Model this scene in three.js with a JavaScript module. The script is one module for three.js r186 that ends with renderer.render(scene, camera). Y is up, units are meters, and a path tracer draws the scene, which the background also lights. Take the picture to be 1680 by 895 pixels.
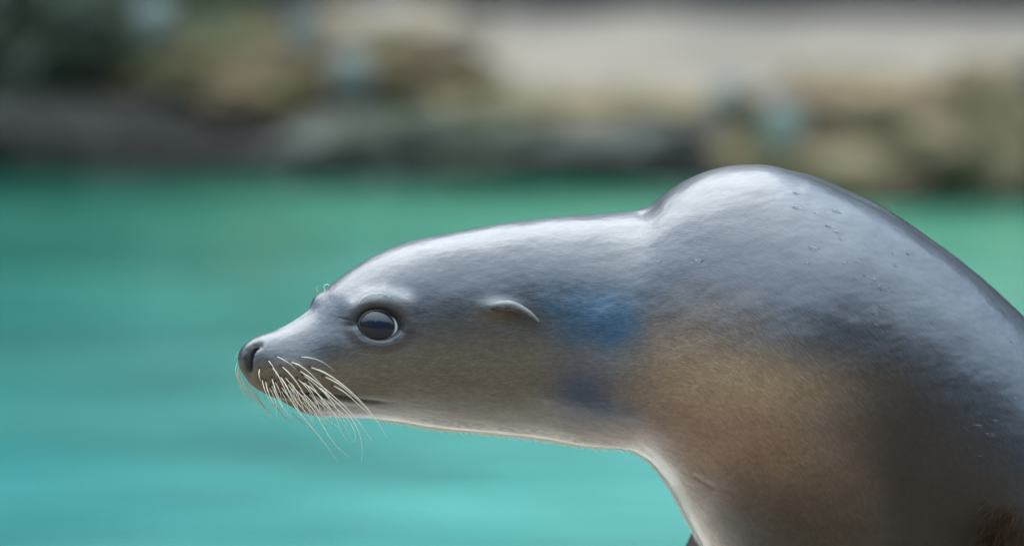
import * as THREE from 'three';
import { mergeGeometries, mergeVertices } from 'three/addons/utils/BufferGeometryUtils.js';
import { createNoise3D } from 'simplex-noise';

// ---------------------------------------------------------------- camera, sky, sun, exposure
const scene = new THREE.Scene();
const W = 1680, H = 895;                              // the photograph's own pixel grid, used for measuring
const FOV = 5.5, DIST = 4.3, EYE = 1.5, PITCH = -7.5 * Math.PI / 180;
const camera = new THREE.PerspectiveCamera(FOV, W / H, 0.1, 400);
camera.position.set(0, EYE, DIST * Math.cos(PITCH));
camera.rotation.set(PITCH, 0, 0);
camera.focus = DIST - 0.07;
camera.userData.fStop = 3.7;
camera.updateMatrixWorld(true);
camera.updateProjectionMatrix();

function rng(seed) { let s = seed >>> 0; return () => { s = (s + 0x6d2b79f5) >>> 0; let t = Math.imul(s ^ (s >>> 15), 1 | s); t = (t + Math.imul(t ^ (t >>> 7), 61 | t)) ^ t; return ((t ^ (t >>> 14)) >>> 0) / 4294967296; }; }
const noise = createNoise3D(rng(7));
const fbm = (x, y, z, n = 4) => { let s = 0, a = 0.5, f = 1; for (let i = 0; i < n; i++) { s += a * noise(x * f, y * f, z * f); a *= 0.5; f *= 2.03; } return s; };
const lerp3 = (a, b, t) => [mix(a[0], b[0], t), mix(a[1], b[1], t), mix(a[2], b[2], t)];
const sstep = (a, b, x) => { const t = Math.min(1, Math.max(0, (x - a) / (b - a))); return t * t * (3 - 2 * t); };
const mix = (a, b, t) => a + (b - a) * t;

{ // a bright, evenly overcast sky
  const w = 512, h = 256, d = new Float32Array(w * h * 4);
  for (let j = 0; j < h; j++) for (let i = 0; i < w; i++) {
    const el = ((j + 0.5) / h - 0.5) * Math.PI, az = ((i + 0.5) / w) * 2 * Math.PI;
    const x = Math.cos(el) * Math.cos(az), y = Math.sin(el), z = Math.cos(el) * Math.sin(az);
    const c = 1 + 0.16 * fbm(x * 2.2, y * 4, z * 2.2 + 5, 4);
    const L = c * 1.3 * (0.3 + 1.25 * Math.pow(Math.max(0, y), 1.9));
    const k = (j * w + i) * 4;
    const b = 1 - Math.max(0, y); d[k] = L * (0.85 - 0.32 * b); d[k + 1] = L * (0.98 - 0.09 * b); d[k + 2] = L * (1.09 + 0.22 * b); d[k + 3] = 1;
  }
  const t = new THREE.DataTexture(d, w, h, THREE.RGBAFormat, THREE.FloatType);
  t.mapping = THREE.EquirectangularReflectionMapping; t.magFilter = THREE.LinearFilter; t.minFilter = THREE.LinearFilter; t.needsUpdate = true;
  scene.background = t; scene.environment = t;
}
const sun = new THREE.DirectionalLight(new THREE.Color(1, 0.96, 0.9), 1.2);
sun.position.set(-2.2, 7, -3.9); sun.target.position.set(0, 0.8, 0);
sun.shadow.radius = 105; sun.castShadow = true; sun.shadow.mapSize.set(2048, 2048);
Object.assign(sun.shadow.camera, { left: -12, right: 12, top: 12, bottom: -12, near: 0.1, far: 60 });
scene.add(sun, sun.target);
const EXPOSURE = 2.9;

// ---------------------------------------------------------------- helpers
const v3 = (x, y, z) => new THREE.Vector3(x, y, z);
function at(px, py, z) {                              // the point of the vertical plane at z seen at that pixel
  const p = v3(px / W * 2 - 1, 1 - py / H * 2, 0.5).unproject(camera), d = p.sub(camera.position);
  return camera.position.clone().addScaledVector(d, (z - camera.position.z) / d.z);
}
function onPlane(px, py, y) {                         // the point of the level y seen at that pixel
  const p = v3(px / W * 2 - 1, 1 - py / H * 2, 0.5).unproject(camera), d = p.sub(camera.position);
  return camera.position.clone().addScaledVector(d, (y - camera.position.y) / d.y);
}
const names = new Map();
function numbered(n) { const k = names.get(n) ?? 0; names.set(n, k + 1); return k ? n + '_' + String(k).padStart(3, '0') : n; }
function mesh(name, g, m, parent) { const o = new THREE.Mesh(g, m); o.name = parent ? name : numbered(name); o.castShadow = o.receiveShadow = true; (parent ?? scene).add(o); return o; }
function tag(o, label, category, group) { Object.assign(o.userData, { label, category }); if (group) o.userData.group = group; return o; }
function thing(name, x, y, z) { const o = new THREE.Group(); o.name = numbered(name); o.position.set(x, y, z); scene.add(o); return o; }
const structure = (o) => { o.userData.kind = 'structure'; return o; };
function setColors(g, f) {
  const p = g.attributes.position, n = g.attributes.normal, c = new Float32Array(p.count * 3);
  for (let i = 0; i < p.count; i++) { const r = f(p.getX(i), p.getY(i), p.getZ(i), n.getX(i), n.getY(i), n.getZ(i)); c.set(r, i * 3); }
  g.setAttribute('color', new THREE.BufferAttribute(c, 3)); return g;
}
const std = (o) => new THREE.MeshStandardMaterial(o);
const phys = (o) => new THREE.MeshPhysicalMaterial(o);

// ---------------------------------------------------------------- setting: pool water, platform, far bank
{ // poolside platform the animal rests on
  const g = new THREE.BoxGeometry(14, 0.9, 8.2, 280, 6, 170), p = g.attributes.position;
  for (let i = 0; i < p.count; i++) {                // finer towards the animal, with a worn rim
    let x = p.getX(i) / 7, y = p.getY(i), z = (p.getZ(i) + 4.1) / 8.2;
    x = 7 * Math.sign(x) * Math.pow(Math.abs(x), 1.6); z = 8.2 * Math.pow(z, 1.7) - 0.62;
    const rim = sstep(-0.58, -0.62, z);
    p.setXYZ(i, x, y + 0.08 + (y > 0.4 ? 0.006 * fbm(x * 5, 1, z * 5, 3) - 0.012 * rim : 0), z + 0.04 * noise(x * 1.3, 0, 3) * rim);
  }
  g.computeVertexNormals();
  setColors(g, (x, y, z) => { const k = 1 + 0.35 * fbm(x * 3, y * 3, z * 3); const wet = Math.max(sstep(-0.1, 0.16, x + 0.05 * fbm(x * 4, 1, z * 4, 3)), sstep(0.1, 0.3, z + 0.05 * fbm(x * 4, 5, z * 4, 3)), sstep(-0.1, -0.24, x + 0.05 * fbm(x * 4, 8, z * 4, 3))); return lerp3([0.66 * k, 0.61 * k, 0.53 * k], [0.12 * k, 0.088 * k, 0.058 * k], wet); });   // pale patch added to bounce light onto the throat; the mask darkens the rest
  structure(mesh('poolside_ground', g, std({ vertexColors: true, roughness: 0.8 })));
}
{ // the ground behind the photographer and round the pool
  const g = new THREE.PlaneGeometry(240, 240, 60, 60); g.rotateX(-Math.PI / 2); g.translate(0, -0.9, 0);
  structure(mesh('ground', g, std({ color: new THREE.Color().setRGB(0.1, 0.085, 0.06), roughness: 0.95 })));
}
{ // water, with real ripples
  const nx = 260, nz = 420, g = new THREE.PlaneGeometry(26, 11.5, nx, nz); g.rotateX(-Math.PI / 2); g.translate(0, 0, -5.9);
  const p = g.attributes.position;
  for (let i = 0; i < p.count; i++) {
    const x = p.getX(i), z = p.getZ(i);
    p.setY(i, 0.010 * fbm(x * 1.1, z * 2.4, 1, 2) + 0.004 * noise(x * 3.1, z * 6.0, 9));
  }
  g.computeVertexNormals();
  setColors(g, (x, y, z) => {                        // cloudy pool water, reflections painted in: bluer and paler towards the right, deeper green to the left
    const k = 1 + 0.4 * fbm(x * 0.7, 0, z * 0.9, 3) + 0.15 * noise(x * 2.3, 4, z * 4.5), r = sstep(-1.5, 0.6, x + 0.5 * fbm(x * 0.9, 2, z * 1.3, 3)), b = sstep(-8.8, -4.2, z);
    const e = mix(0.5, 1, sstep(-8.85, -8.15, z + 0.15 * noise(x * 0.8, 3, 1))); return [mix(0.012, 0.075, r) * k * e, mix(0.105, 0.235, r) * k * e, mix(0.082, 0.165, r) * mix(0.85, 1.2, b) * k * e];  // darker along the far bank, its shade and reflection painted in
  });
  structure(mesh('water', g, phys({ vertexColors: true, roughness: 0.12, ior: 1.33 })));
}
// stone colours
const rockMat = phys({ vertexColors: true, roughness: 0.95, specularIntensity: 0.35 }), wetRockMat = phys({ vertexColors: true, roughness: 0.5, specularIntensity: 0.6 });
function rockGeometry(rx, ry, rz, seed, sharp = 1) {
  let g = new THREE.IcosahedronGeometry(1, 22); g = mergeVertices(g.deleteAttribute('uv') && g);
  g.deleteAttribute('normal'); g = mergeVertices(g);
  const p = g.attributes.position, v = v3();
  for (let i = 0; i < p.count; i++) {
    v.fromBufferAttribute(p, i);
    const k = 1 + 0.22 * sharp * noise(v.x * 1.2 + seed, v.y * 1.2, v.z * 1.2) + 0.16 * sharp * Math.abs(noise(v.x * 2.6, v.y * 2.6 + seed, v.z * 2.6)) + 0.06 * fbm(v.x * 7, v.y * 7, v.z * 7 + seed, 3);
    const box = 1 / Math.pow(Math.pow(Math.abs(v.x), 4) + Math.pow(Math.abs(v.y), 4) + Math.pow(Math.abs(v.z), 4), 0.25);   // blocky
    v.multiplyScalar(mix(1, box, 0.65) * k);
    p.setXYZ(i, v.x * rx, v.y * ry, v.z * rz);
  }
  g.computeVertexNormals(); return g;
}
function rock(name, [x, y, z], [rx, ry, rz], seed, c0, c1, label, opt = {}) {
  const g = rockGeometry(rx, ry, rz, seed, opt.sharp ?? 1);
  g.rotateY(opt.turn ?? 0); if (opt.tilt) g.rotateZ(opt.tilt);
  setColors(g, (px, py, pz) => {
    const t = sstep(-0.35, 0.35, fbm(px * 4 + seed, py * 4, pz * 4, 4)), k = 1 + 0.25 * noise(px * 14, py * 14, pz * 14 + seed);
    const wet = y + py < 0.05 ? 0.55 : 1;          // the stone is darker close to the water level
    return c0.map((a, i) => mix(a, c1[i], t) * k * wet);
  });
  const o = mesh(name, g, opt.wet ? wetRockMat : rockMat); o.position.set(x, y, z);
  return tag(o, label, opt.category ?? 'rock', opt.group);
}
{ // terrain of the far bank, rising behind
  const g = new THREE.PlaneGeometry(60, 30, 240, 160); g.rotateX(-Math.PI / 2); g.translate(0, 0, -23.9);
  const p = g.attributes.position;
  for (let i = 0; i < p.count; i++) {
    const x = p.getX(i), z = p.getZ(i), in_ = -8.95 - z;
    p.setY(i, -0.5 + 0.56 * sstep(-0.1, 0.35, in_) + 0.04 * fbm(x * 1.4, z * 1.4, 2, 3) + 0.02 * Math.max(0, in_));
  }
  g.computeVertexNormals();
  setColors(g, (x, y, z) => { const k = 1 + 0.4 * fbm(x * 2, y, z * 2, 4); return [0.075 * k, 0.066 * k, 0.05 * k]; });
  structure(mesh('terrain', g, rockMat));
}
{ // pale paved terrace beside the pool, right of the planting
  const g = new THREE.BoxGeometry(7.2, 0.24, 2.05, 240, 6, 80), p = g.attributes.position;
  for (let i = 0; i < p.count; i++) {
    let x = p.getX(i) + 3.6, y = p.getY(i), z = p.getZ(i);
    const left = sstep(0.5, 0, x), front = sstep(0.7, 1.02, z);
    p.setXYZ(i, x - 0.5 + 0.16 * left * noise(z * 2, 1, 1) + 0.3 * left * (z < 0 ? 1 : 0), y + 0.05 + (y > 0.1 ? 0.02 * fbm(x * 2, 3, z * 2, 4) - 0.05 * front * front - 0.04 * left : 0), z - 10.2 + front * (0.08 * fbm(x * 1.6, y * 3, 2, 4)));
  }
  g.computeVertexNormals();
  setColors(g, (x, y, z) => { const k = 1 + 0.5 * fbm(x * 1.7, y * 3, z * 1.7, 4); return [0.27 * k, 0.222 * k, 0.17 * k]; });
  structure(mesh('terrace', g, rockMat));
}
{ // dark rock wall that closes the enclosure
  const g = new THREE.BoxGeometry(60, 9, 2, 240, 60, 8), p = g.attributes.position;
  for (let i = 0; i < p.count; i++) {
    const x = p.getX(i), y = p.getY(i), z = p.getZ(i), f = sstep(0, 1, z);
    p.setXYZ(i, x + 0.15 * noise(x, y, 4), y + 0.4 * (y > 4.4 ? fbm(x * 0.5, 1, z, 3) : 0), z + f * (0.5 * fbm(x * 0.7, y * 0.7, 0, 4) + 0.25 * Math.abs(noise(x * 1.7, y * 2.3, 2))));
  }
  g.computeVertexNormals();
  setColors(g, (x, y, z) => { const k = 1 + 0.5 * fbm(x, y * 1.5, z, 4); return [0.06 * k, 0.055 * k, 0.055 * k]; });
  const o = mesh('rock_wall', g, rockMat); o.position.set(0, 4.1, -13.0);
  tag(o, 'dark grey rock wall rising behind the pale terrace', 'wall');
}
{ // hedge behind the photographer, mirrored in the animal's eye
  const g = new THREE.BoxGeometry(90, 13, 3, 240, 40, 8), p = g.attributes.position;
  for (let i = 0; i < p.count; i++) { const x = p.getX(i), y = p.getY(i), z = p.getZ(i), k = fbm(x * 0.35, y * 0.6, z, 5); p.setXYZ(i, x, y + (y > 0 ? 4.5 * fbm(x * 0.22, 3, 1, 5) : 0), z + k); }
  g.computeVertexNormals(); setColors(g, (x, y, z) => { const k = 1 + 0.6 * fbm(x * 2, y * 2, z * 2, 3); return [0.024 * k, 0.03 * k, 0.018 * k]; });
  const o = mesh('hedge', g, rockMat); o.position.set(0, 5, 18.5); tag(o, 'tall dark green hedge behind the photographer, seen only mirrored in the eye', 'hedge');
}
// rocks along the far edge of the pool
const P = (x, y, z) => { const p = at(x, y, z); return [p.x, p.y, p.z]; };
const GREY = [0.075, 0.078, 0.062], DGREY = [0.027, 0.026, 0.021], OLIVE = [0.085, 0.07, 0.032], TAN = [0.21, 0.155, 0.09], PALE = [0.30, 0.25, 0.2], MOSS = [0.045, 0.055, 0.028], BROWN = [0.11, 0.075, 0.045];
rock('rock', P(760, 250, -9.0), [0.42, 0.09, 0.24], 1.3, GREY, MOSS, 'long low grey-green rock at the waterline above the head', { wet: true, group: 'low rocks at the waterline' });
rock('rock', P(1130, 250, -8.95), [0.40, 0.09, 0.25], 2.6, DGREY, GREY, 'low dark grey rock at the waterline just behind the shoulder hump', { wet: true, group: 'low rocks at the waterline' });
rock('rock', P(370, 262, -9.1), [0.26, 0.06, 0.2], 3.9, [0.035, 0.03, 0.027], DGREY, 'flat blackish brown rock at the waterline left of the long grey-green one', { group: 'low rocks at the waterline' });
rock('rock', P(80, 245, -9.25), [0.36, 0.10, 0.22], 5.2, [0.018, 0.018, 0.015], DGREY, 'dark slate rock at the waterline by the left edge of the view', { group: 'low rocks at the waterline' });
rock('boulder', P(560, 135, -9.5), [0.36, 0.12, 0.3], 6.1, OLIVE, BROWN, 'olive brown rounded boulder behind the long grey-green rock', { category: 'boulder', group: 'boulders along the far edge of the pool' });
rock('boulder', P(420, 130, -9.65), [0.3, 0.14, 0.3], 7.7, MOSS, OLIVE, 'mossy dark olive boulder beside the leafy shrubs', { category: 'boulder', group: 'boulders along the far edge of the pool' });
rock('boulder', P(1000, 205, -9.02), [0.4, 0.07, 0.14], 8.8, TAN, OLIVE, 'yellowish tan boulder under the front edge of the pale terrace', { category: 'boulder', group: 'boulders along the far edge of the pool' });
rock('boulder', P(1450, 240, -8.5), [0.34, 0.14, 0.22], 9.4, BROWN, TAN, 'big brown boulder at the waterline right of the shoulder hump', { category: 'boulder', group: 'boulders along the far edge of the pool' });
rock('boulder', P(1320, 262, -8.42), [0.12, 0.10, 0.12], 10.1, TAN, OLIVE, 'small tan boulder leaning on the left end of the big brown boulder', { category: 'boulder', group: 'boulders along the far edge of the pool' });
rock('boulder', P(1620, 235, -8.44), [0.12, 0.16, 0.14], 11.5, TAN, BROWN, 'upright tan boulder at the right end of the big brown boulder', { category: 'boulder', group: 'boulders along the far edge of the pool' });
rock('boulder', P(1745, 250, -8.5), [0.16, 0.17, 0.2], 12.2, DGREY, [0.03, 0.03, 0.03], 'dark grey boulder cut off by the right edge of the view', { category: 'boulder', group: 'boulders along the far edge of the pool' });
rock('boulder', P(640, 55, -9.75), [0.2, 0.06, 0.3], 13.1, PALE, TAN, 'flat pale boulder at the left end of the terrace', { category: 'boulder', group: 'boulders along the far edge of the pool' });
// out-of-focus highlights on the bank, painted as small pale stones
function glint_stone(px, py, z, r, label) { const p = P(px, py, z); rock('glint_stone', p, [r, r * 1.15, r * 0.8], px * 0.01, [0.14, 0.165, 0.145], [0.18, 0.195, 0.17], label, { wet: true, category: 'glint_stone', sharp: 0.4, group: 'painted glints on the far bank' }); }
glint_stone(575, 118, -9.12, 0.045, 'pale turquoise painted glint on the olive brown boulder');
glint_stone(500, 55, -9.3, 0.035, 'pale turquoise painted glint higher up between olive and mossy boulders');
glint_stone(255, 28, -9.4, 0.045, 'pale turquoise painted glint among the leaves of the shrubs');
glint_stone(1200, 165, -8.5, 0.042, 'pale greyish painted glint on the dark rock behind the hump, left of its pair');
glint_stone(1285, 205, -8.32, 0.045, 'pale turquoise painted glint between dark rock and small tan boulder');
// leafy shrubs at the left
const leafGeo = (() => { const g = new THREE.PlaneGeometry(0.03, 0.07, 2, 4), p = g.attributes.position; for (let i = 0; i < p.count; i++) { const t = (p.getY(i) + 0.035) / 0.07; p.setX(i, p.getX(i) * Math.sin(Math.PI * Math.min(0.97, Math.max(0.06, t)))); p.setZ(i, 0.012 * Math.sin(t * 3) + Math.abs(p.getX(i)) * 0.4); } g.computeVertexNormals(); return g; })();
const leafMat = phys({ vertexColors: true, roughness: 0.55, side: THREE.DoubleSide, transmission: 0.3, thickness: 0 });
const barkMat = std({ color: new THREE.Color().setRGB(0.06, 0.045, 0.03), roughness: 0.9 });
function shrub(px, py, z, rx, ry, n, seed, label) {
  const c = at(px, py, z), R = rng(seed), o = thing('shrub', c.x, 0.05, c.z), parts = [], stems = [];
  const hy = c.y - 0.05;
  const m = new THREE.Matrix4(), q = new THREE.Quaternion(), e = new THREE.Euler();
  for (let i = 0; i < n; i++) {
    const a = R() * 6.283, b = Math.acos(2 * R() - 1), r = Math.cbrt(R());
    const clump = 1 + 0.3 * noise(Math.cos(a) * 2, Math.cos(b) * 2, seed);
    const x = Math.cos(a) * Math.sin(b) * rx * r * clump, y = hy + Math.cos(b) * ry * r * clump, zz = Math.sin(a) * Math.sin(b) * rx * r * clump;
    if (y < 0) continue;
    const g = leafGeo.clone(); e.set(R() * 3 - 1.5, R() * 6.283, R() * 3 - 1.5); m.compose(v3(x, y, zz), q.setFromEuler(e), v3(1, 1, 1).multiplyScalar(0.8 + 0.6 * R())); g.applyMatrix4(m);
    const k = 0.7 + 0.7 * R(), yl = R() < 0.2 ? 1.7 : 1; setColors(g, () => [0.03 * k * yl, 0.055 * k, 0.025 * k]); parts.push(g);
  }
  for (let i = 0; i < 7; i++) { const a = R() * 6.283, t = v3(Math.cos(a) * rx * 0.6, hy + ry * 0.5 * R(), Math.sin(a) * rx * 0.6); stems.push(new THREE.TubeGeometry(new THREE.CatmullRomCurve3([v3(0, -0.05, 0), v3(t.x * 0.3, t.y * 0.55, t.z * 0.3), t]), 8, 0.006, 5)); }
  mesh('foliage', mergeGeometries(parts), leafMat, o); mesh('stem', mergeGeometries(stems), barkMat, o);
  return tag(o, label, 'shrub', 'leafy shrubs at the left of the far bank');
}
shrub(90, 95, -9.8, 0.28, 0.22, 1500, 21, 'dark green leafy shrub at the left edge behind the slate rock');
shrub(300, 60, -10.3, 0.26, 0.2, 1200, 22, 'lower dark green shrub right of the leafmost bush, behind the mossy boulder'.replace('leafmost bush', 'bush by the left edge'));
shrub(-160, 60, -10.2, 0.35, 0.35, 1500, 23, 'dark green shrub mostly outside the left edge of the view');

// ---------------------------------------------------------------- the sea lion
const S = 2 * DIST * Math.tan(FOV * Math.PI / 360) / H;               // metres per photograph pixel at the animal
const CY = EYE + DIST * Math.sin(PITCH);
const BASE = v3((1500 - W / 2) * S, 0.53, 0);
const lion = thing('sea_lion', BASE.x, BASE.y, BASE.z);
tag(lion, 'wet grey-brown sea lion stretching its whiskered head over the turquoise pool', 'sea lion');

// top x,y   bottom x,y   half width   narrowness towards the top
const ST = [
  [389, 589, 389, 594, 1, 0], [390.5, 577, 391, 606, 13, 0], [395, 567, 397, 620, 23, 0], [403, 559, 404, 632, 33, 0], [415, 552, 414, 642, 42, 0], [431, 546, 428, 650, 50, -0.05], [452, 536.5, 449, 659, 58, -0.08], [476, 524, 474, 673, 65, -0.1], [500, 509, 500, 682, 72, -0.1],
  [527, 484, 527, 686, 81, -0.1], [560, 456, 560, 687, 92, -0.08], [600, 429, 600, 688, 103, -0.05], [650, 406, 648, 691, 113, 0], [700, 390, 698, 698, 120, 0], [760, 379, 755, 704, 127, 0], [830, 366, 820, 709, 136, 0],
  [900, 358, 880, 716, 147, 0], [960, 353, 930, 724, 158, -0.04], [1020, 348, 975, 729, 170, -0.06], [1058, 342, 1005, 730, 180, -0.08], [1085, 322, 1022, 731, 190, -0.1], [1120, 299, 1036, 733, 202, -0.12], [1165, 279, 1052, 740, 216, -0.14],
  [1210, 271, 1068, 752, 228, -0.15], [1250, 270, 1084, 771, 238, -0.15], [1300, 280, 1102, 797, 248, -0.1], [1360, 305, 1118, 829, 257, -0.05], [1430, 341, 1140, 870, 262, 0.03], [1510, 391, 1168, 920, 262, 0.1], [1600, 456, 1206, 990, 258, 0.17],
  [1680, 525, 1260, 1080, 254, 0.22], [1800, 640, 1360, 1190, 252, 0.22], [1960, 810, 1540, 1290, 255, 0.2], [2140, 980, 1800, 1320, 230, 0], [2330, 1130, 2080, 1328, 190, 0], [2500, 1240, 2350, 1330, 130, 0], [2620, 1300, 2560, 1332, 70, 0], [2680, 1322, 2670, 1332, 4, 0],
];
function pchip(xs, ys) {
  const n = xs.length, h = [], d = [], m = [];
  for (let i = 0; i < n - 1; i++) { h.push(xs[i + 1] - xs[i]); d.push((ys[i + 1] - ys[i]) / h[i]); }
  for (let i = 0; i < n; i++) { if (i === 0) m.push(d[0]); else if (i === n - 1) m.push(d[n - 2]); else if (d[i - 1] * d[i] <= 0) m.push(0); else { const a = 2 * h[i] + h[i - 1], b = h[i] + 2 * h[i - 1]; m.push((a + b) / (a / d[i - 1] + b / d[i])); } }
  return (x) => { let i = 0; while (i < n - 2 && x > xs[i + 1]) i++; const t = (x - xs[i]) / h[i], t2 = t * t, t3 = t2 * t; return (2 * t3 - 3 * t2 + 1) * ys[i] + (t3 - 2 * t2 + t) * h[i] * m[i] + (-2 * t3 + 3 * t2) * ys[i + 1] + (t3 - t2) * h[i] * m[i + 1]; };
}
const NU = 1150, NV = 420;
const ss = [0]; for (let i = 1; i < ST.length; i++) ss.push(ss[i - 1] + Math.max(6, (Math.hypot(ST[i][0] - ST[i - 1][0], ST[i][1] - ST[i - 1][1]) + Math.hypot(ST[i][2] - ST[i - 1][2], ST[i][3] - ST[i - 1][3])) / 2));
const SLEN = ss[ss.length - 1];
const cols = [0, 1, 2, 3, 4, 5].map((k) => { const f = pchip(ss, ST.map((r) => r[k])); return f; });
// finer steps in the head and coarser ones in the part of the body outside the view
const sOf = (() => { const cum = [0], N = 4000; for (let i = 1; i <= N; i++) { const s = SLEN * i / N, x = cols[0](s); cum.push(cum[i - 1] + (s < 40 ? 2.6 : x < 720 ? 1.35 : x < 1700 ? 0.85 : 0.2)); } const T = cum[N]; return (t) => { let lo = 0, hi = N; const c = t * T; while (hi - lo > 1) { const m = (lo + hi) >> 1; if (cum[m] < c) lo = m; else hi = m; } return SLEN * (lo + (c - cum[lo]) / (cum[hi] - cum[lo])) / N; }; })();
const rows = []; for (let i = 0; i <= NU; i++) { const s = sOf(i / NU); rows.push([...cols.map((f) => f(s)), s]); }
for (let pass = 0; pass < 14; pass++) { const prev = rows.map((r) => r.slice()); for (let i = 30; i < NU - 2; i++) { const k = i < 90 ? (i - 30) / 60 : 1; for (let c = 0; c < 6; c++) { const a = (prev[i - 2][c] + prev[i - 1][c] + prev[i][c] + prev[i + 1][c] + prev[i + 2][c]) / 5; rows[i][c] = mix(prev[i][c], a, k); } } }
const TILT = Math.tan(-PITCH);
// the notch between neck and shoulder is sharp only on the midline; lower down the flesh flows through it
const soft = rows.map((r) => r.slice());
for (let pass = 0; pass < 45; pass++) { const prev = soft.map((r) => r.slice()); for (let i = 60; i < NU - 6; i++) { if (rows[i][0] < 880 || rows[i][0] > 1420) continue; const k = sstep(880, 980, rows[i][0]) * sstep(1420, 1300, rows[i][0]); for (let c = 0; c < 6; c++) soft[i][c] = mix(prev[i][c], (prev[i - 6][c] + prev[i - 3][c] + prev[i][c] + prev[i + 3][c] + prev[i + 6][c]) / 5, k); } }
const yawAt = (x) => 0.25 * (1 - sstep(640, 1040, x));
const zOff = []; { let z = 0; for (let i = NU; i >= 0; i--) { if (i < NU) { const xa = (rows[i][0] + rows[i][2]) / 2, xb = (rows[i + 1][0] + rows[i + 1][2]) / 2; z += Math.sin(yawAt(xa)) * Math.max(0, xb - xa); } zOff[i] = z; } }

// surface in the animal's own side view: X, Y as measured, Z sideways
const CNT = (NU + 1) * (NV + 1), LX = new Float32Array(CNT), LY = new Float32Array(CNT), LZ = new Float32Array(CNT);
for (let i = 0; i <= NU; i++) {
  for (let j = 0; j <= NV; j++) {
    const up = Math.cos(j / NV * 2 * Math.PI - Math.PI / 2), kk = sstep(0.2, 1, up) + sstep(-0.6, -1, up), [tx, ty, bx, by, w, q] = rows[i].map((v, n) => mix(soft[i][n], v, kk));
    const mx = (tx + bx) / 2, my = (ty + by) / 2, hx = (tx - bx) / 2, hy = (ty - by) / 2;
    const a = j / NV * 2 * Math.PI - Math.PI / 2;      // starts and ends on the far side
    let c = Math.cos(a), s = Math.sin(a);              // c up, s towards the viewer
    const e = mix(0.94, 0.76, sstep(1250, 1440, tx)); const cc = Math.sign(c) * Math.pow(Math.abs(c), e), sc = Math.sign(s) * Math.pow(Math.abs(s), e);
    const k = i * (NV + 1) + j;
    LX[k] = mx + hx * cc + 0.2 * w * (1 - sstep(440, 540, mx)); LY[k] = my + hy * cc; LZ[k] = w * sc * (1 + q * c);
  }
}
function normalsOf(X, Y, Z) {                          // outward normals of that grid
  const N = new Float32Array(CNT * 3);
  for (let i = 0; i <= NU; i++) for (let j = 0; j <= NV; j++) {
    const k = i * (NV + 1) + j, a = Math.max(0, i - 1) * (NV + 1) + j, b = Math.min(NU, i + 1) * (NV + 1) + j, c = i * (NV + 1) + (j === 0 ? NV - 1 : j - 1), d = i * (NV + 1) + (j === NV ? 1 : j + 1);
    const ux = X[b] - X[a], uy = Y[b] - Y[a], uz = Z[b] - Z[a], vx = X[d] - X[c], vy = Y[d] - Y[c], vz = Z[d] - Z[c];
    let nx = uy * vz - uz * vy, ny = uz * vx - ux * vz, nz = ux * vy - uy * vx; const l = Math.hypot(nx, ny, nz) || 1;
    N[k * 3] = nx / l; N[k * 3 + 1] = ny / l; N[k * 3 + 2] = nz / l;
  }
  return N;
}
const N0 = normalsOf(LX, LY, LZ);
{ const k = 600 * (NV + 1) + NV / 2, sgn = N0[k * 3 + 2] < 0 ? -1 : 1; if (sgn < 0) for (let i = 0; i < N0.length; i++) N0[i] = -N0[i]; }   // y runs down in these measures

// where a feature seen on the near side sits in the animal's own side view
function localOf(px, py0) { let z = 80, py = py0; for (let r = 0; r < 4; r++) { const x = px - z * Math.sin(yawAt(px)); py = py0 - z * TILT * Math.cos(yawAt(px)); let best = 1e9; for (let i = 0; i <= NU; i += 4) for (let j = NV * 0.26 | 0; j < NV * 0.74; j += 2) { const k = i * (NV + 1) + j, d = (LX[k] - x) ** 2 + (LY[k] - py) ** 2; if (d < best) { best = d; z = LZ[k]; } } } return [px - z * Math.sin(yawAt(px)), py, z]; }
const segDist = (x, y, pts) => { let b = 1e9, bt = 0; for (let i = 0; i < pts.length - 1; i++) { const [ax, ay] = pts[i], [bx, by] = pts[i + 1], dx = bx - ax, dy = by - ay, t = Math.min(1, Math.max(0, ((x - ax) * dx + (y - ay) * dy) / (dx * dx + dy * dy))), d = Math.hypot(x - ax - t * dx, y - ay - t * dy); if (d < b) { b = d; bt = (i + t) / (pts.length - 1); } } return [b, bt]; };
const loc = (pts) => pts.map(([x, y]) => localOf(x, y).slice(0, 2));
const EYE_C = localOf(625, 534), EAR_C = localOf(808, 505), PAD_C = localOf(478, 612);
const MOUTH = loc([[424, 649], [445, 648], [480, 647], [520, 648], [560, 651], [600, 657], [652, 661]]);
const NOSTRIL = [[426, 568], [417, 571.5], [411, 579], [408.5, 592], [409.5, 604], [412, 617]];
const BROW = loc([[585, 503], [605, 490], [635, 485], [668, 494]]);
const CREASE = loc([[1052, 346], [1085, 341], [1125, 334]]);
const RIDGE = loc([[1330, 303], [1400, 342], [1440, 365], [1501, 412], [1571, 458], [1629, 502], [1700, 562], [1780, 630]]);
const FOLD = loc([[1140, 776], [1152, 784], [1166, 793]]);
const bump = (d, r) => Math.exp(-(d * d) / (r * r));

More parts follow.
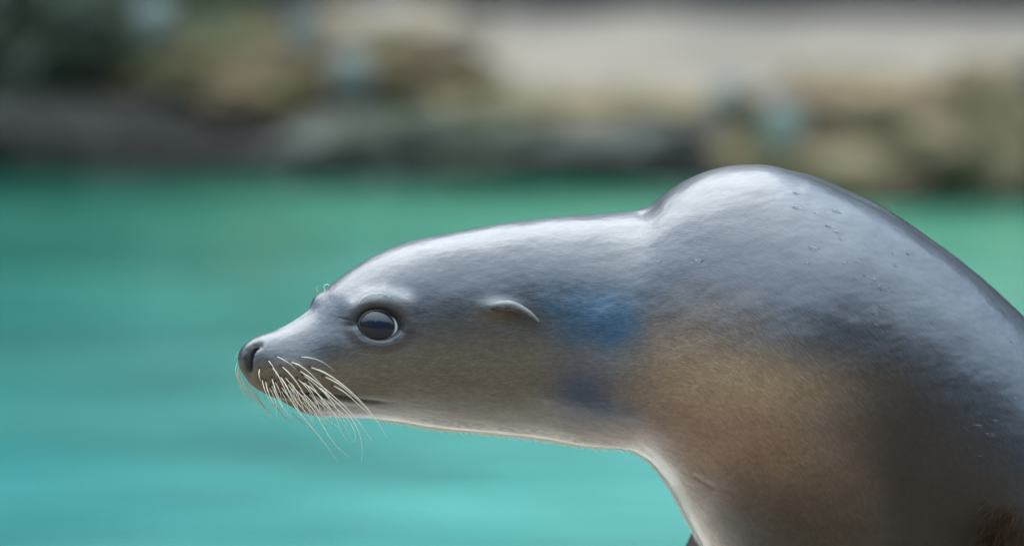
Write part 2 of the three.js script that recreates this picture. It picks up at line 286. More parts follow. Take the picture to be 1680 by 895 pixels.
function relief(X, Y, t, sideness, za) {                 // pixels outward
  let h = 4.5 * bump(t - 0.02, 0.018) * sstep(600, 700, X) * sstep(1120, 1020, X);      // loose roll of skin along the throat, shaped to catch light from the sky
  const ex = (X - EYE_C[0]) / 33, ey = (Y - EYE_C[1]) / 26, tilt = 0.22, ex2 = ex * Math.cos(tilt) + ey * Math.sin(tilt), ey2 = -ex * Math.sin(tilt) + ey * Math.cos(tilt), r = Math.hypot(ex2, ey2);
  if (r < 3.2) {
    const lid = ey2 < 0 ? 2.2 : 0.1; const dent = ey2 < 0 ? 6 : 6 - 4 * Math.min(1, ey2 * 2); if (r < 1) h -= dent + (1 - r) * 30; else if (r < 1.34) h += mix(-dent, lid, sstep(0.96, 1.34, r)); else h += lid * (1 - sstep(1.34, 2.3, r));
    h -= 1.1 * bump(r - 1.75, 0.25) * (ey2 < 0 ? 1 : 0.6);                   // fold round the lids
    const cx = (X - (EYE_C[0] - 41)) / 16, cy = (Y - (EYE_C[1] + 2)) / 5; h -= 1.2 * Math.exp(-cx * cx - cy * cy);   // inner corner
  }
  if (X < 760) {
    const [bd] = segDist(X, Y, BROW); h += 6.5 * bump(bd, 15);
    h -= 3.5 * bump(Math.hypot((X - (EYE_C[0] - 95)) / 50, (Y - (EYE_C[1] - 5)) / 30), 1);      // hollow between eye and muzzle
    const [md, mt] = segDist(X, Y, MOUTH);
    const below = (Y - (649 + 12 * sstep(540, 640, X))) ;
    if (X < 690) {
      h -= 6.5 * bump(md, 3.6) * (1 - 0.7 * mt) * sstep(1, 0.88, mt) * sideness;
      h -= 5 * sstep(1, 14, below) * (1 - sstep(520, 640, X)) * sideness;    // the lower jaw is set in under the lip
    }
    h += 7 * bump(Math.hypot((X - PAD_C[0]) / 46, (Y - PAD_C[1]) / 30), 1);    // whisker pad
    if (X < 470) { const [nd, nt] = segDist(X + 0.247 * za, Y + 0.128 * za, NOSTRIL); h -= 8 * bump(nd, 6) * Math.sin(Math.PI * Math.min(1, 0.18 + nt * 0.75)); }
  }
  if (X > 700 && X < 950) { h += 9 * bump(Math.hypot((X - EAR_C[0] - 10) / 28, (Y - EAR_C[1] + 2) / 12), 1); h -= 2 * bump(Math.hypot((X - EAR_C[0] - 30) / 26, (Y - EAR_C[1] - 26) / 12), 1); }
  if (X > 860) {
    const [cd, ct] = segDist(X, Y, CREASE); h -= 3 * bump(cd, 9) * (1 - ct);
    const [rd, rt] = segDist(X, Y, RIDGE); h += 10 * bump(rd, 17) * Math.sin(Math.PI * Math.min(1, rt + 0.08));
    const [fd] = segDist(X, Y, FOLD); h -= 1.1 * bump(fd, 4.5);
    h -= 34 * bump(Math.hypot((X - 1590) / 75, (Y - 900) / 80), 1);            // hollow behind the flipper
    h += 16 * bump(Math.hypot((X - 1290) / 190, (Y - 640) / 150), 1);          // shoulder muscle
    h -= 2.5 * bump(Math.hypot((X - 1110) / 80, (Y - 520) / 160), 1);
  }
  return h;
}
const WX = new Float32Array(CNT), WY = new Float32Array(CNT), WZ = new Float32Array(CNT), LUMP = new Float32Array(CNT);
for (let i = 0; i <= NU; i++) for (let j = 0; j <= NV; j++) {
  const k = i * (NV + 1) + j, X = LX[k], Y = LY[k], Z = LZ[k], side = Math.min(1, Math.abs(Z) / (rows[i][4] * 0.35 + 1e-3));
  const [tx, ty, bx, by] = rows[i], t = ((X - bx) * (tx - bx) + (Y - by) * (ty - by)) / ((tx - bx) ** 2 + (ty - by) ** 2 + 1e-6);
  let h = relief(X, Y, t, side, Math.abs(Z)) * sstep(0.05, 0.5, side) * sstep(0, 14, i);
  h += 6 * sstep(26, -8, Z) * bump(Math.hypot((X - 521) / 15, (Y - 492) / 17), 1);     // brow mound that breaks the outline
  const skin = 1.5 * fbm(X * 0.008, Y * 0.012, Z * 0.012, 2) + 0.35 * fbm(X * 0.03, Y * 0.07, Z * 0.07 + 4, 2);
  h += skin * sstep(0, 40, i);
  const nx = N0[k * 3], ny = N0[k * 3 + 1], nz = N0[k * 3 + 2];
  const x = X + nx * h, y = Y + ny * h, z = Z + nz * h, yw = yawAt(X);
  const f = 1 - zOff[i] * S / DIST; WX[k] = (x + z * Math.sin(yw) - W / 2) * S * f; WY[k] = CY + (H / 2 - y) * S * f + zOff[i] * S * TILT; WZ[k] = (z * Math.cos(yw) + zOff[i]) * S;
}
// colour of the coat, with some of its light and shade painted in
function coat(X, Y, Z, i) {
  const [tx, ty, bx, by, w] = rows[i], dx = tx - bx, dy = ty - by, t = ((X - bx) * dx + (Y - by) * dy) / (dx * dx + dy * dy);   // 1 at the back, 0 at the belly
  const n1 = fbm(X * 0.012, Y * 0.012, Z * 0.012 + 3, 4), n2 = fbm(X * 0.05, Y * 0.09, Z * 0.09, 3);
  let c = lerp3(lerp3([0.19, 0.15, 0.095], [0.27, 0.165, 0.09], sstep(850, 1060, X)), [0.042, 0.05, 0.063], sstep(0.3, 0.72, t + 0.06 * n1));  // slate back, with some of the sky's reflected blue put into its colour
  const body = Math.max(sstep(1300, 1470, X + 18 * n1 - 0.05 * (Y - 600)), 0.85 * sstep(1100, 1230, X) * sstep(655, 840, Y));
  c = lerp3(c, [0.027, 0.019, 0.013], body * sstep(0.9, 0.6, t) * 0.97);  // shade and dark ground reflection of the lower flank, painted in
  c = lerp3(c, [0.36, 0.235, 0.12], 0.85 * bump(Math.hypot((X - 1215) / 150, (Y - 597) / 50), 1));            // tawny reflection of the ground painted on the neck flank
  c = lerp3(c, [0.34, 0.19, 0.115], 0.7 * bump(Math.hypot((X - 1160) / 150, (Y - 680) / 70), 1));
  if (X < 720) {
    c = lerp3(c, [0.24, 0.16, 0.08], 0.75 * bump(Math.hypot((X - PAD_C[0] - 10) / 70, (Y - 622) / 30), 1));   // tan whisker pad
    c = lerp3(c, [0.05, 0.024, 0.011], 0.9 * sstep(648, 660, Y) * sstep(660, 560, X));                          // brown lower lip
    const [md, mt] = segDist(X, Y, MOUTH); c = lerp3(c, [0.016, 0.012, 0.01], 0.95 * bump(md, mix(4.5, 7, mt)) * (1 - 0.4 * mt * mt) * sstep(1, 0.85, mt));
    if (X < 470) {
      const za = Math.abs(Z), xi = X + 0.247 * za, yi = Y + 0.128 * za, [nd, nt] = segDist(xi, yi, NOSTRIL);
      c = lerp3(c, [0.17, 0.12, 0.085], 0.7 * bump(Math.hypot((xi - 398) / 12, (yi - 612) / 22), 1));
      c = lerp3(c, [0.02, 0.021, 0.026], 0.85 * bump(Math.hypot((xi - 403) / 8, (yi - 582) / 18), 1));
      c = lerp3(c, [0.006, 0.006, 0.007], Math.min(1, 1.5 * bump(nd, 6.5)) * sstep(1.0, 0.8, nt));
    }
    
    c = lerp3(c, [0.36, 0.36, 0.34], 0.6 * bump(segDist(X, Y, BROW)[0], 13));  // highlight along the brow, painted pale
    const e = Math.hypot((X - EYE_C[0]) / 33, (Y - EYE_C[1]) / 26);
    c = lerp3(c, [0.05, 0.038, 0.034], 0.6 * sstep(2.0, 1.3, e)); c = lerp3(c, [0.012, 0.011, 0.012], sstep(1.24, 1.06, e));
    const cx = (X - (EYE_C[0] - 43)) / 18, cy = (Y - (EYE_C[1] + 2)) / 6; c = lerp3(c, [0.015, 0.013, 0.013], 0.8 * Math.exp(-cx * cx - cy * cy));
  }
  c = lerp3(c, [0.17, 0.12, 0.06], 0.6 * bump(Math.hypot((X - EAR_C[0] - 10) / 42, (Y - EAR_C[1] - 14) / 14), 1));
  c = lerp3(c, [0.24, 0.24, 0.23], 0.5 * bump(Math.hypot((X - EAR_C[0] + 2) / 26, (Y - EAR_C[1] + 5) / 9), 1));
  c = lerp3(c, [0.012, 0.013, 0.011], 0.85 * sstep(1290, 1420, X) * sstep(85, 25, Z) * sstep(0.8, 0.95, t));                  // dark reflection along the far side of the spine, painted in
  // squarish blue patches on the neck, greyer between them
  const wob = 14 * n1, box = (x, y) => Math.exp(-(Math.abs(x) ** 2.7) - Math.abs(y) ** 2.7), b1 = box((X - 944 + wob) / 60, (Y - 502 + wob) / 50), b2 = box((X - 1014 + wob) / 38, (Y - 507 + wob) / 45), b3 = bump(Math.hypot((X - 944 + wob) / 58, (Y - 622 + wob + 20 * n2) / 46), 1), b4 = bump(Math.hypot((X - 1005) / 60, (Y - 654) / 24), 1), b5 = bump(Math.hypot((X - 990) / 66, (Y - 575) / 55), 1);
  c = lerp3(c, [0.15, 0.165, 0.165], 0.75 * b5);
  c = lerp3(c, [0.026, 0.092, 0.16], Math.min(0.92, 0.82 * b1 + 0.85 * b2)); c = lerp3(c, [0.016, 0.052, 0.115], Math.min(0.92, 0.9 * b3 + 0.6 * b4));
  // rim light under throat and breast, painted as a cream band
  const breast = sstep(1040, 1150, X), throat = sstep(mix(0.06, 0.11, breast), 0.015, t + 0.02 * n2) * sstep(540, 700, X);
  c = lerp3(c, lerp3([0.86, 0.81, 0.71], [0.52, 0.38, 0.26], breast), throat);
  const k = 1 + 0.18 * n1 + 0.18 * n2;
  return c.map((a) => a * k);
}
// the coat's fine hair: long strokes along the body, as relief and slight colour
const FUR = (() => {
  const n = 2048, h = new Float32Array(n * n), R = rng(99);
  for (let s = 0; s < 150000; s++) {
    const len = 30 + R() * 70, wd = 1.1 + R() * 1.6, a = (R() + R() - 1) * 0.22, amp = 0.25 + 0.75 * R(), bend = (R() - 0.5) * 0.006; let x = R() * n, y = R() * n, an = a;
    for (let l = 0; l < len; l++) {
      x += Math.cos(an); y += Math.sin(an); an += bend; const f = amp * Math.sin(Math.PI * Math.min(1, l / len * 0.9 + 0.1)), y0 = Math.floor(y - wd - 1), y1 = Math.ceil(y + wd + 1), xi = ((x | 0) % n + n) % n;
      for (let yy = y0; yy <= y1; yy++) { const d = Math.abs(yy - y) / wd; if (d < 1) { const k = (((yy % n) + n) % n) * n + xi, v = f * (1 - d * d); if (v > h[k]) h[k] = v; else h[k] = h[k] * 0.85 + v * 0.15; } }
    }
  }
  const b = new Uint8Array(n * n * 4), c = new Uint8Array(n * n * 4);
  for (let k = 0; k < n * n; k++) { const v = Math.min(255, h[k] * 255); b[k * 4] = b[k * 4 + 1] = b[k * 4 + 2] = v; b[k * 4 + 3] = 255; const m = 150 + 105 * h[k]; c[k * 4] = c[k * 4 + 1] = c[k * 4 + 2] = m; c[k * 4 + 3] = 255; }
  const mk = (d, srgb) => { const t = new THREE.DataTexture(d, n, n, THREE.RGBAFormat); t.wrapS = t.wrapT = THREE.RepeatWrapping; t.magFilter = THREE.LinearFilter; if (srgb) t.colorSpace = THREE.SRGBColorSpace; t.needsUpdate = true; return t; };
  return { bump: mk(b), map: mk(c, true) };
})();
let bodyGeo;
{
  const pos = new Float32Array(CNT * 3), col = new Float32Array(CNT * 3), uv = new Float32Array(CNT * 2), idx = [];
  const TILE = 0.26; let along = 0;
  for (let i = 0; i <= NU; i++) {
    const mid = i * (NV + 1) + NV / 2;
    if (i) { const p = mid - NV - 1; along += Math.hypot(WX[mid] - WX[p], WY[mid] - WY[p], WZ[mid] - WZ[p]); }
    let d = 0;
    for (let j = NV / 2; j <= NV; j++) { const k = i * (NV + 1) + j; if (j > NV / 2) d += Math.hypot(WX[k] - WX[k - 1], WY[k] - WY[k - 1], WZ[k] - WZ[k - 1]); uv[k * 2] = along / TILE; uv[k * 2 + 1] = d / TILE; }
    d = 0;
    for (let j = NV / 2; j >= 0; j--) { const k = i * (NV + 1) + j; if (j < NV / 2) d -= Math.hypot(WX[k] - WX[k + 1], WY[k] - WY[k + 1], WZ[k] - WZ[k + 1]); uv[k * 2] = along / TILE; uv[k * 2 + 1] = d / TILE; }
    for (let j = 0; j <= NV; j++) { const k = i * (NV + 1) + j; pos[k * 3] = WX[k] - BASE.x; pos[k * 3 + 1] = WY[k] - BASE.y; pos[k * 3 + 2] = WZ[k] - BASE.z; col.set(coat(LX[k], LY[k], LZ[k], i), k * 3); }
    if (i < NU) for (let j = 0; j < NV; j++) { const a = i * (NV + 1) + j, b = a + 1, c = a + NV + 1, e = c + 1; idx.push(a, b, c, b, e, c); }
  }
  bodyGeo = new THREE.BufferGeometry();
  bodyGeo.setAttribute('position', new THREE.BufferAttribute(pos, 3)); bodyGeo.setAttribute('uv', new THREE.BufferAttribute(uv, 2)); bodyGeo.setAttribute('color', new THREE.BufferAttribute(col, 3)); bodyGeo.setIndex(idx);
  const n = normalsOf(WX, WY, WZ); const k = 600 * (NV + 1) + NV / 2; if (n[k * 3 + 2] < 0) for (let q = 0; q < n.length; q++) n[q] = -n[q]; else { const ix = bodyGeo.index.array; for (let q = 0; q < ix.length; q += 3) { const t = ix[q]; ix[q] = ix[q + 1]; ix[q + 1] = t; } }
  bodyGeo.setAttribute('normal', new THREE.BufferAttribute(n, 3));
  { const e1 = v3().fromArray(pos, bodyGeo.index.array[600 * NV * 6 + NV * 3] * 3), e2 = v3().fromArray(pos, bodyGeo.index.array[600 * NV * 6 + NV * 3 + 1] * 3), e3 = v3().fromArray(pos, bodyGeo.index.array[600 * NV * 6 + NV * 3 + 2] * 3); if (e2.sub(e1).cross(e3.sub(e1)).z < 0) { const ix = bodyGeo.index.array; for (let q = 0; q < ix.length; q += 3) { const t = ix[q]; ix[q] = ix[q + 1]; ix[q + 1] = t; } } }
}
// fore flippers, tapered paddles that carry the chest; joined to the body's own mesh
function paddle(pts, lens) {
  const g = new THREE.SphereGeometry(1, 40, 28), p = g.attributes.position, curve = new THREE.CatmullRomCurve3(pts), v = v3();
  for (let i = 0; i < p.count; i++) { const t = (1 - p.getY(i)) / 2, c = curve.getPoint(t), tg = curve.getTangent(t), s = v3(0, 0, 1).cross(tg).normalize(), r = Math.sqrt(Math.max(0, 1 - p.getY(i) ** 2)), w = mix(lens[0], lens[1], t), th = mix(lens[2], lens[3], t); const l = Math.hypot(p.getX(i), p.getZ(i)) || 1; const f = Math.pow(r, 0.6); v.copy(c).addScaledVector(s, p.getX(i) / l * w * f).add(v3(0, 0, p.getZ(i) / l * th * f)); p.setXYZ(i, v.x - BASE.x, v.y - BASE.y, v.z - BASE.z); }
  g.computeVertexNormals(); setColors(g, () => [0.09, 0.055, 0.03]); return g;
}
const L2 = (x, y, z) => v3((x - W / 2) * S, CY + (H / 2 - y) * S, z * S);
const nearFlipper = paddle([L2(1640, 930, 120), L2(1615, 1080, 220), L2(1580, 1240, 290), L2(1420, 1318, 400)], [0.085, 0.05, 0.055, 0.012]);
const farFlipper = paddle([L2(1500, 780, -150), L2(1290, 940, -200), L2(1225, 1110, -240), L2(1160, 1315, -270)], [0.075, 0.05, 0.05, 0.012]);
bodyGeo = mergeGeometries([bodyGeo, nearFlipper, farFlipper]);
const furMat = phys({ vertexColors: true, map: FUR.map, bumpMap: FUR.bump, bumpScale: 0.00016, roughness: 0.4, clearcoat: 0.4, clearcoatRoughness: 0.26, ior: 1.46 });
mesh('body', bodyGeo, furMat, lion);

// projected lookup of the near surface
const projX = new Float32Array(CNT), projY = new Float32Array(CNT); { const q = v3(); for (let k = 0; k < CNT; k++) { q.set(WX[k], WY[k], WZ[k]).project(camera); projX[k] = (q.x + 1) / 2 * W; projY[k] = (1 - q.y) / 2 * H; } }
const NW = bodyGeo.attributes.normal.array;
function surf(px, py) {
  let b = 1e9, kb = 0;
  for (let i = 0; i <= NU; i += 2) { const r = rows[i]; if (Math.min(r[0], r[2]) > px + 120 || Math.max(r[0], r[2]) < px - 120) continue; for (let j = NV * 0.22 | 0; j <= NV * 0.78; j++) { const k = i * (NV + 1) + j; if (NW[k * 3 + 2] < 0.02) continue; const d = (projX[k] - px) ** 2 + (projY[k] - py) ** 2; if (d < b) { b = d; kb = k; } } }
  return { p: v3(WX[kb], WY[kb], WZ[kb]), n: v3(NW[kb * 3], NW[kb * 3 + 1], NW[kb * 3 + 2]) };
}
const put = (name, g, m) => { g.translate(-BASE.x, -BASE.y, -BASE.z); return mesh(name, g, m, lion); };

// eyes
{
  const k0 = localOf(625, 534);
  for (const side of [1, -1]) {
    const yw = yawAt(k0[0]);
    const base = v3(); let ii = 0; for (let i = 0; i <= NU; i++) if (Math.abs((rows[i][0] + rows[i][2]) / 2 - k0[0]) < Math.abs((rows[ii][0] + rows[ii][2]) / 2 - k0[0])) ii = i;
    const f = 1 - zOff[ii] * S / DIST; base.set((k0[0] + side * k0[2] * Math.sin(yw) - W / 2) * S * f, CY + (H / 2 - k0[1]) * S * f + zOff[ii] * S * TILT, (side * k0[2] * Math.cos(yw) + zOff[ii]) * S);
    const out = v3(Math.sin(yw) * side - 0.12, 0.16, side * Math.cos(yw)).normalize();
    const X = v3(1, 0, 0).addScaledVector(out, -out.x).normalize(), Y = out.clone().cross(X).normalize(); if (Y.y < 0) Y.negate();
    const m = new THREE.Matrix4().makeBasis(X, Y, X.clone().cross(Y)).setPosition(base.clone().addScaledVector(out, -19 * S));
    const fz = X.clone().cross(Y).dot(out) > 0 ? 1 : -1;
    let g = new THREE.SphereGeometry(1, 64, 48); g.rotateX(Math.PI / 2);
    setColors(g, (x, y, z) => { const r = Math.hypot(x - 0.0, y); const sc = sstep(0.78, 0.82, Math.hypot(x + 0.1, y * 0.98)) * (x > 0 ? 1 : 0) * sstep(0.75, 0.4, Math.abs(y + 0.05)); return lerp3(lerp3([0.011, 0.014, 0.025], [0.016, 0.017, 0.021], sstep(0.3, 0.6, r)), [0.6, 0.62, 0.62], sc); });  // bluish middle puts the reflected sky into the eye's colour
    g.scale(37 * S, 29.5 * S, 21 * S); g.rotateZ(-0.2); g.applyMatrix4(m);
    put('eye', g, phys({ vertexColors: true, roughness: 0.06, ior: 1.42 }));
    const pts = []; for (let a = 0; a < 48; a++) { const t = a / 48 * Math.PI * 2; const x = 32 * Math.cos(t), y = 24.7 * Math.sin(t); const zz = 21 * Math.sqrt(Math.max(0, 1 - (x / 37) ** 2 - (y / 29.5) ** 2)); pts.push(v3(x, y, fz * (zz + 0.2)).multiplyScalar(S)); }
    const tg = new THREE.TubeGeometry(new THREE.CatmullRomCurve3(pts, true), 120, 1.5 * S, 8, true); tg.rotateZ(-0.2); tg.applyMatrix4(m);
    put('eyelid', tg, std({ color: new THREE.Color().setRGB(0.014, 0.013, 0.014), roughness: 0.5 }));
  }
}
{ // nostril: the dark slit at the side of the nose
  const c = new THREE.CatmullRomCurve3([[425, 569], [417, 572], [411.5, 579], [409, 591], [410, 603], [412, 614]].map(([x, y]) => { const q = surf(x, y); return q.p.clone().addScaledVector(q.n, -1.6 * S); }));
  put('nostril', taperTube(c, 40, 10, (t) => S * (0.8 + 4.4 * Math.pow(Math.sin(Math.PI * Math.min(1, 0.12 + t * 0.86)), 0.8))), std({ color: new THREE.Color().setRGB(0.006, 0.006, 0.007), roughness: 0.75 }));
}
// ears: small rolled cones that lie back along the head
function taperTube(curve, n, m, rad, flat = 1) {
  const g = new THREE.TubeGeometry(curve, n, 1, m, false), p = g.attributes.position, v = v3();
  for (let i = 0; i <= n; i++) { const c = curve.getPointAt(i / n), r = rad(i / n); for (let j = 0; j <= m; j++) { const k = i * (m + 1) + j; v.fromBufferAttribute(p, k).sub(c).multiplyScalar(r); p.setXYZ(k, c.x + v.x, c.y + v.y, c.z + v.z * flat); } }
  g.computeVertexNormals(); return g;
}
{
  const a = surf(806, 507), pts = [[796, 508, -14], [818, 502, 1], [840, 502, 9], [860, 510, 13], [876, 521, 13], [885, 531, 11]];
  for (const side of [1, -1]) {
    const c = new THREE.CatmullRomCurve3(pts.map(([x, y, z]) => { const s = surf(x, y); return at(x, y, s.p.z + z * S); }));
    const g = taperTube(c, 60, 24, (t) => S * (t < 0.45 ? mix(3.5, 8.8, Math.sin(t / 0.45 * Math.PI / 2)) : mix(8.8, 2.6, Math.pow((t - 0.45) / 0.55, 1.2))) * (t > 0.97 ? Math.sqrt(Math.max(0, (1 - t) / 0.03)) : 1), 0.75);
    const p = g.attributes.position; // shade of the rolled lower side is put in by colour below
    if (side < 0) { for (let i = 0; i < p.count; i++) { const zc = zOff[400] * S; p.setZ(i, 2 * 0.02 - p.getZ(i)); } const ix = g.index.array; for (let q = 0; q < ix.length; q += 3) { const t = ix[q]; ix[q] = ix[q + 1]; ix[q + 1] = t; } g.computeVertexNormals(); }
    setColors(g, (x, y, z, nx, ny) => lerp3([0.045, 0.034, 0.024], [0.17, 0.165, 0.155], sstep(-0.4, 0.15, ny + 0.35 * noise(x * 500, y * 900, z * 500))));  // light top and shaded underside painted by the surface's tilt
    for (let q = 0; q < g.attributes.uv.array.length; q++) g.attributes.uv.array[q] *= 0.17;
    put('ear', g, furMat);
  }
}
// whiskers
const whiskerMat = phys({ color: new THREE.Color().setRGB(0.72, 0.65, 0.51), roughness: 0.4, transmission: 0.35, thickness: 0 });
const crop = (x, y) => [x / 4.068 + 380, y / 4.068 + 540];
const spots = [];
function whisker(pts, r0 = 1.7, out = 26, zRoot = null) {
  const P0 = pts.map(([x, y]) => crop(x, y)); if (zRoot === null) spots.push(P0[0]); const s = surf(P0[0][0], P0[0][1]), n = P0.length, z0 = zRoot ?? s.p.z;
  const c = new THREE.CatmullRomCurve3(P0.map(([x, y], i) => at(x, y, z0 + S * (i === 0 ? -3 : 4 + out * Math.sin(i / (n - 1) * 1.5)))));
  put('whisker', taperTube(c, 28, 6, (t) => S * r0 * 0.68 * mix(0.5, 1, Math.min(1, t / 0.15)) * (1 - 0.86 * Math.pow(t, 1.3))), whiskerMat);
}
[
  [[[455, 185], [520, 190], [600, 215], [690, 280]], 1.0], [[[515, 250], [620, 290], [740, 370], [880, 500], [970, 610], [1035, 720]], 1.9], [[[610, 310], [720, 370], [850, 480], [930, 565], [975, 625]], 1.8], [[[670, 370], [760, 425], [860, 515], [960, 600]], 1.7],
  [[[440, 270], [540, 335], [660, 430], [780, 540], [870, 650], [935, 745]], 1.9], [[[455, 345], [540, 400], [620, 480], [690, 580], [730, 680], [768, 742]], 1.9], [[[385, 215], [460, 245], [550, 320], [640, 430], [660, 490]], 1.5], [[[325, 240], [385, 295], [440, 365], [490, 450], [530, 560], [548, 620]], 1.6],
  [[[265, 250], [305, 300], [350, 390], [410, 500], [465, 590]], 1.6], [[[320, 310], [365, 380], [410, 470], [470, 580]], 1.6], [[[265, 320], [290, 400], [320, 470], [345, 520]], 1.4], [[[325, 380], [380, 450], [440, 540], [530, 650], [620, 760], [700, 872]], 1.7],
  [[[395, 370], [460, 440], [540, 530], [610, 650], [690, 770], [778, 850]], 1.7], [[[580, 380], [680, 470], [780, 570], [840, 670], [870, 780], [865, 885]], 1.7], [[[430, 450], [500, 520], [580, 590], [668, 662]], 1.4], [[[600, 450], [700, 530], [780, 610], [820, 690], [825, 735], [800, 755]], 1.5],
  [[[500, 470], [570, 530], [650, 610], [735, 668]], 1.4], [[[225, 340], [240, 410], [275, 490], [320, 560]], 1.3], [[[185, 260], [182, 310], [195, 350]], 1.1], [[[295, 180], [340, 200], [400, 240], [450, 290]], 1.1], 
  [[[240, 205], [265, 235], [290, 280], [300, 320]], 1.1], [[[265, 370], [300, 450], [340, 520], [400, 600]], 1.3], [[[380, 400], [440, 490], [500, 560], [540, 620]], 1.4], [[[450, 400], [530, 480], [590, 560], [640, 640]], 1.4], [[[540, 430], [640, 520], [720, 600], [800, 730]], 1.4], [[[620, 430], [640, 455], [655, 490]], 0.9],
  [[[200, 330], [215, 390], [240, 450], [265, 500]], 1.1], [[[470, 300], [560, 370], [650, 460], [720, 560], [770, 640]], 1.5],
].forEach(([p, r]) => whisker(p, r));
{ // finer ones between them
  const R = rng(61);
  for (let k = 0; k < 16; k++) {
    const x = 190 + 430 * R(), y = 300 + 110 * R() + 0.08 * (x - 200), L = 90 + 110 * R() + 0.4 * (x - 190), a = mix(1.25, 0.75, (x - 190) / 430) + 0.3 * (R() - 0.5), b = a + 0.15 + 0.25 * R();
    whisker([[x, y], [x + 0.33 * L * Math.cos(a - 0.1), y + 0.33 * L * Math.sin(a - 0.1)], [x + 0.68 * L * Math.cos(a), y + 0.68 * L * Math.sin(a)], [x + L * Math.cos((a + b) / 2), y + L * Math.sin((a + b) / 2)]], 0.9 + 0.4 * R(), 10 + 20 * R());
  }
}
{ // each whisker grows out of a dark pit
  const col = bodyGeo.attributes.color.array;
  for (let i = 0; i < NU * 0.5; i++) for (let j = NV * 0.25 | 0; j < NV * 0.75; j++) { const k = i * (NV + 1) + j; if (projX[k] > 580 || projY[k] < 560) continue; let m = 0; for (const [x, y] of spots) { const d = (projX[k] - x) ** 2 + (projY[k] - y) ** 2; if (d < 60) m = Math.max(m, Math.exp(-d / 9)); } for (let c = 0; c < 3; c++) col[k * 3 + c] *= 1 - 0.8 * m; }
}
// those of the other cheek, hanging in front of the lip
{ const zf = surf(400, 600).p.z - 14 * S;
  [[[40, 215], [25, 270], [45, 350], [75, 430], [110, 470]], [[50, 230], [38, 300], [70, 390], [130, 470], [200, 530]], [[60, 300], [85, 380], [140, 460], [205, 545], [250, 580]], [[80, 320], [115, 400], [180, 480], [255, 560], [305, 602]], [[100, 345], [150, 430], [210, 510], [275, 560]], [[120, 380], [160, 450], [215, 520], [270, 590]], [[150, 410], [190, 480], [240, 530], [275, 555]], [[45, 260], [50, 330], [85, 400], [125, 455]], [[235, 455], [300, 530], [370, 600], [430, 642]], [[270, 480], [330, 560], [390, 610]], [[400, 555], [460, 610], [540, 670], [600, 720]], [[30, 175], [20, 195], [28, 215]], [[45, 150], [30, 165], [25, 185]]].forEach((p, i) => whisker(p, i > 10 ? 0.8 : 1.3, -14, zf)); }
// brow whiskers
for (const [p, r] of [[[[533, 478], [541, 468], [549, 466], [538, 466]].slice(0, 1).concat([[531, 470], [536, 466], [541, 469]]), 1.0], [[[521, 479], [519, 474], [521, 468]], 0.7]]) {
  const c = new THREE.CatmullRomCurve3(p.map(([x, y], i) => at(x, y, 0.05 + i * S))); put('brow_whisker', taperTube(c, 16, 6, (t) => S * r * (1 - 0.7 * t)), whiskerMat);
}
{ const p = [[586, 500], [596, 487], [610, 481], [628, 481], [640, 487]]; const c = new THREE.CatmullRomCurve3(p.map(([x, y], i) => { const s = surf(x, y); return at(x, y, s.p.z + (i ? 4 : -1) * S); })); put('brow_whisker', taperTube(c, 24, 6, (t) => S * 0.55 * (1 - 0.7 * t)), whiskerMat); }
// fine hair that stands off the throat and breast, coloured pale for the backlit rim
{
  const R = rng(44), hair = new THREE.ConeGeometry(0.00016, 1, 4, 3, true); hair.translate(0, 0.5, 0);
  { const p = hair.attributes.position; for (let i = 0; i < p.count; i++) { const t = p.getY(i); p.setZ(i, p.getZ(i) + 0); p.setX(i, p.getX(i) + 0.0012 * t * t); } }
  const N = 14000, im = new THREE.InstancedMesh(hair, phys({ color: new THREE.Color().setRGB(0.94, 0.92, 0.86), roughness: 0.5, transmission: 0.4, thickness: 0 }), N), m = new THREE.Matrix4(), q = new THREE.Quaternion(), up = v3(0, 1, 0);
  for (let c = 0; c < N; ) {
    const i = Math.floor(R() * NU * 0.92); if (rows[i][2] < 600 || rows[i][2] > 1180 || R() > sstep(590, 760, rows[i][2])) continue;
    const j = Math.round(NV * (0.75 + 0.006 - R() * R() * 0.04)), k = i * (NV + 1) + j, kn = k + NV + 1;
    const n = v3(NW[k * 3], NW[k * 3 + 1], NW[k * 3 + 2]), t = v3(WX[kn] - WX[k], WY[kn] - WY[k], WZ[kn] - WZ[k]).normalize();
    const d = t.multiplyScalar(0.9).addScaledVector(n, 0.18 + 0.25 * R()).add(v3(R() - 0.5, R() - 0.5, R() - 0.5).multiplyScalar(0.35)).normalize();
    q.setFromUnitVectors(up, d); const l = 0.005 + 0.005 * R();
    m.compose(v3(WX[k] - BASE.x, WY[k] - BASE.y, WZ[k] - BASE.z).addScaledVector(n, -0.0004), q, v3(1, l, 1)); im.setMatrixAt(c++, m);
  }
  im.name = 'throat_fur'; im.userData.kind = 'stuff'; im.castShadow = im.receiveShadow = true; lion.add(im);
}
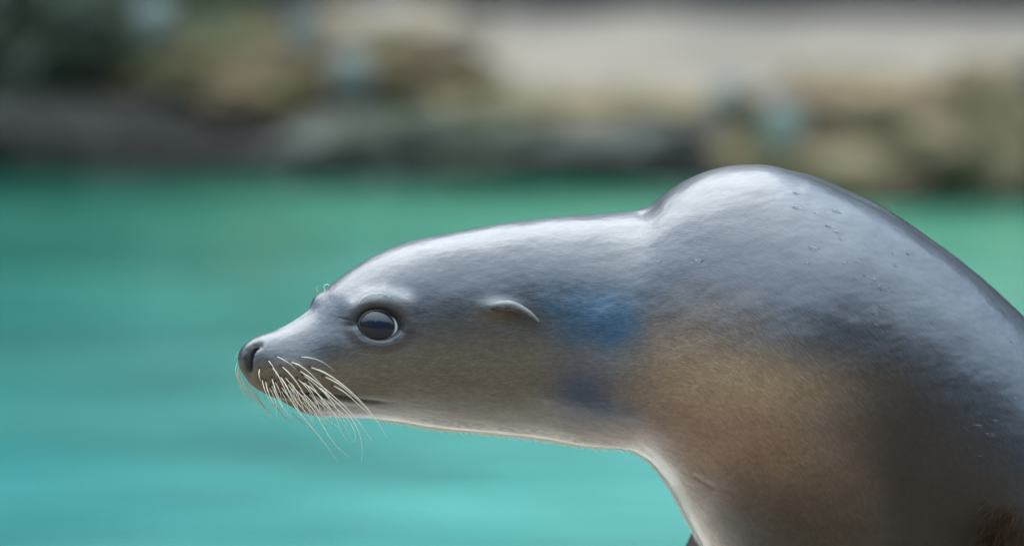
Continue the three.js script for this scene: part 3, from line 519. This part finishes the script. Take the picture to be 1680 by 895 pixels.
// rusty tuft of longer hair where the near flipper joins the body
{
  const R = rng(45), hair = new THREE.ConeGeometry(0.00017, 1, 4, 3, true); hair.translate(0, 0.5, 0);
  { const p = hair.attributes.position; for (let i = 0; i < p.count; i++) p.setX(i, p.getX(i) + 0.002 * p.getY(i) ** 2); }
  const N = 900, im = new THREE.InstancedMesh(hair, phys({ color: 0xffffff, roughness: 1, specularIntensity: 0.2 }), N), m = new THREE.Matrix4(), q = new THREE.Quaternion(), up = v3(0, 1, 0), c = new THREE.Color();
  const seeds = []; for (let k = 0; k < 90; k++) { const a = R() * 6.283, r = Math.sqrt(R()); seeds.push(surf(1650 + 40 * r * Math.cos(a), 868 + 42 * r * Math.sin(a))); }
  for (let k = 0; k < N; k++) {
    const s = seeds[Math.floor(R() * seeds.length)], j = v3(R() - 0.5, R() - 0.5, R() - 0.5);
    q.setFromUnitVectors(up, v3(-0.35, -0.75, 0).addScaledVector(s.n, 0.12 + 0.2 * R()).addScaledVector(j, 0.8).normalize());
    m.compose(s.p.clone().sub(BASE).addScaledVector(j, 0.009).addScaledVector(s.n, -0.002), q, v3(1, 0.010 + 0.010 * R(), 1)); im.setMatrixAt(k, m);
    const v = 0.4 + R(); im.setColorAt(k, c.setRGB(0.05 * v, 0.026 * v, 0.014 * v));
  }
  im.name = 'flipper_fur'; im.userData.kind = 'stuff'; im.castShadow = im.receiveShadow = true; lion.add(im);
}
// drops of water on the shoulder and back
const dropMat = phys({ color: 0xffffff, transmission: 1, thickness: 0.002, ior: 1.33, roughness: 0.03 });
{
  const base = new THREE.SphereGeometry(1, 20, 12), R = rng(5);
  const D = [[1361, 370, 7], [1375, 380, 6], [1382, 390, 5], [1334, 408, 7], [1306, 315, 6], [1310, 341, 8], [1405, 428, 4], [1406, 456, 5], [1420, 452, 5], [1438, 458, 5], [1434, 464, 4], [1453, 474, 9], [1455, 502, 10], [1438, 512, 8], [1437, 533, 5], [1501, 489, 4], [1634, 625, 4], [1668, 655, 4], [1605, 700, 6], [1625, 714, 7], [1632, 690, 5], [1145, 427, 8], [1080, 430, 5], [1389, 432, 4], [1471, 437, 4], [1325, 430, 4], [1660, 560, 4], [1375, 347, 7], [1340, 350, 4], [1612, 752, 4], [1490, 415, 4], [1466, 414, 3]];
  for (const [x, y, r] of D) {
    const s = surf(x, y), o = new THREE.Mesh(base, dropMat); o.name = 'water_drop'; o.castShadow = o.receiveShadow = true;
    const t = v3(1, -0.12, 0).addScaledVector(s.n, -s.n.x + 0.12 * s.n.y).normalize(), b = s.n.clone().cross(t).normalize();
    o.matrix.makeBasis(t, b, s.n); o.quaternion.setFromRotationMatrix(o.matrix); o.position.copy(s.p).sub(BASE); o.scale.set(0.95 * r * S * (1 + 0.5 * R()), r * 0.45 * S, r * 0.36 * S); lion.add(o);
  }
}

const renderer = new THREE.WebGLRenderer({ antialias: true });
renderer.toneMapping = THREE.LinearToneMapping; renderer.toneMappingExposure = EXPOSURE;
renderer.shadowMap.enabled = true;
renderer.render(scene, camera);
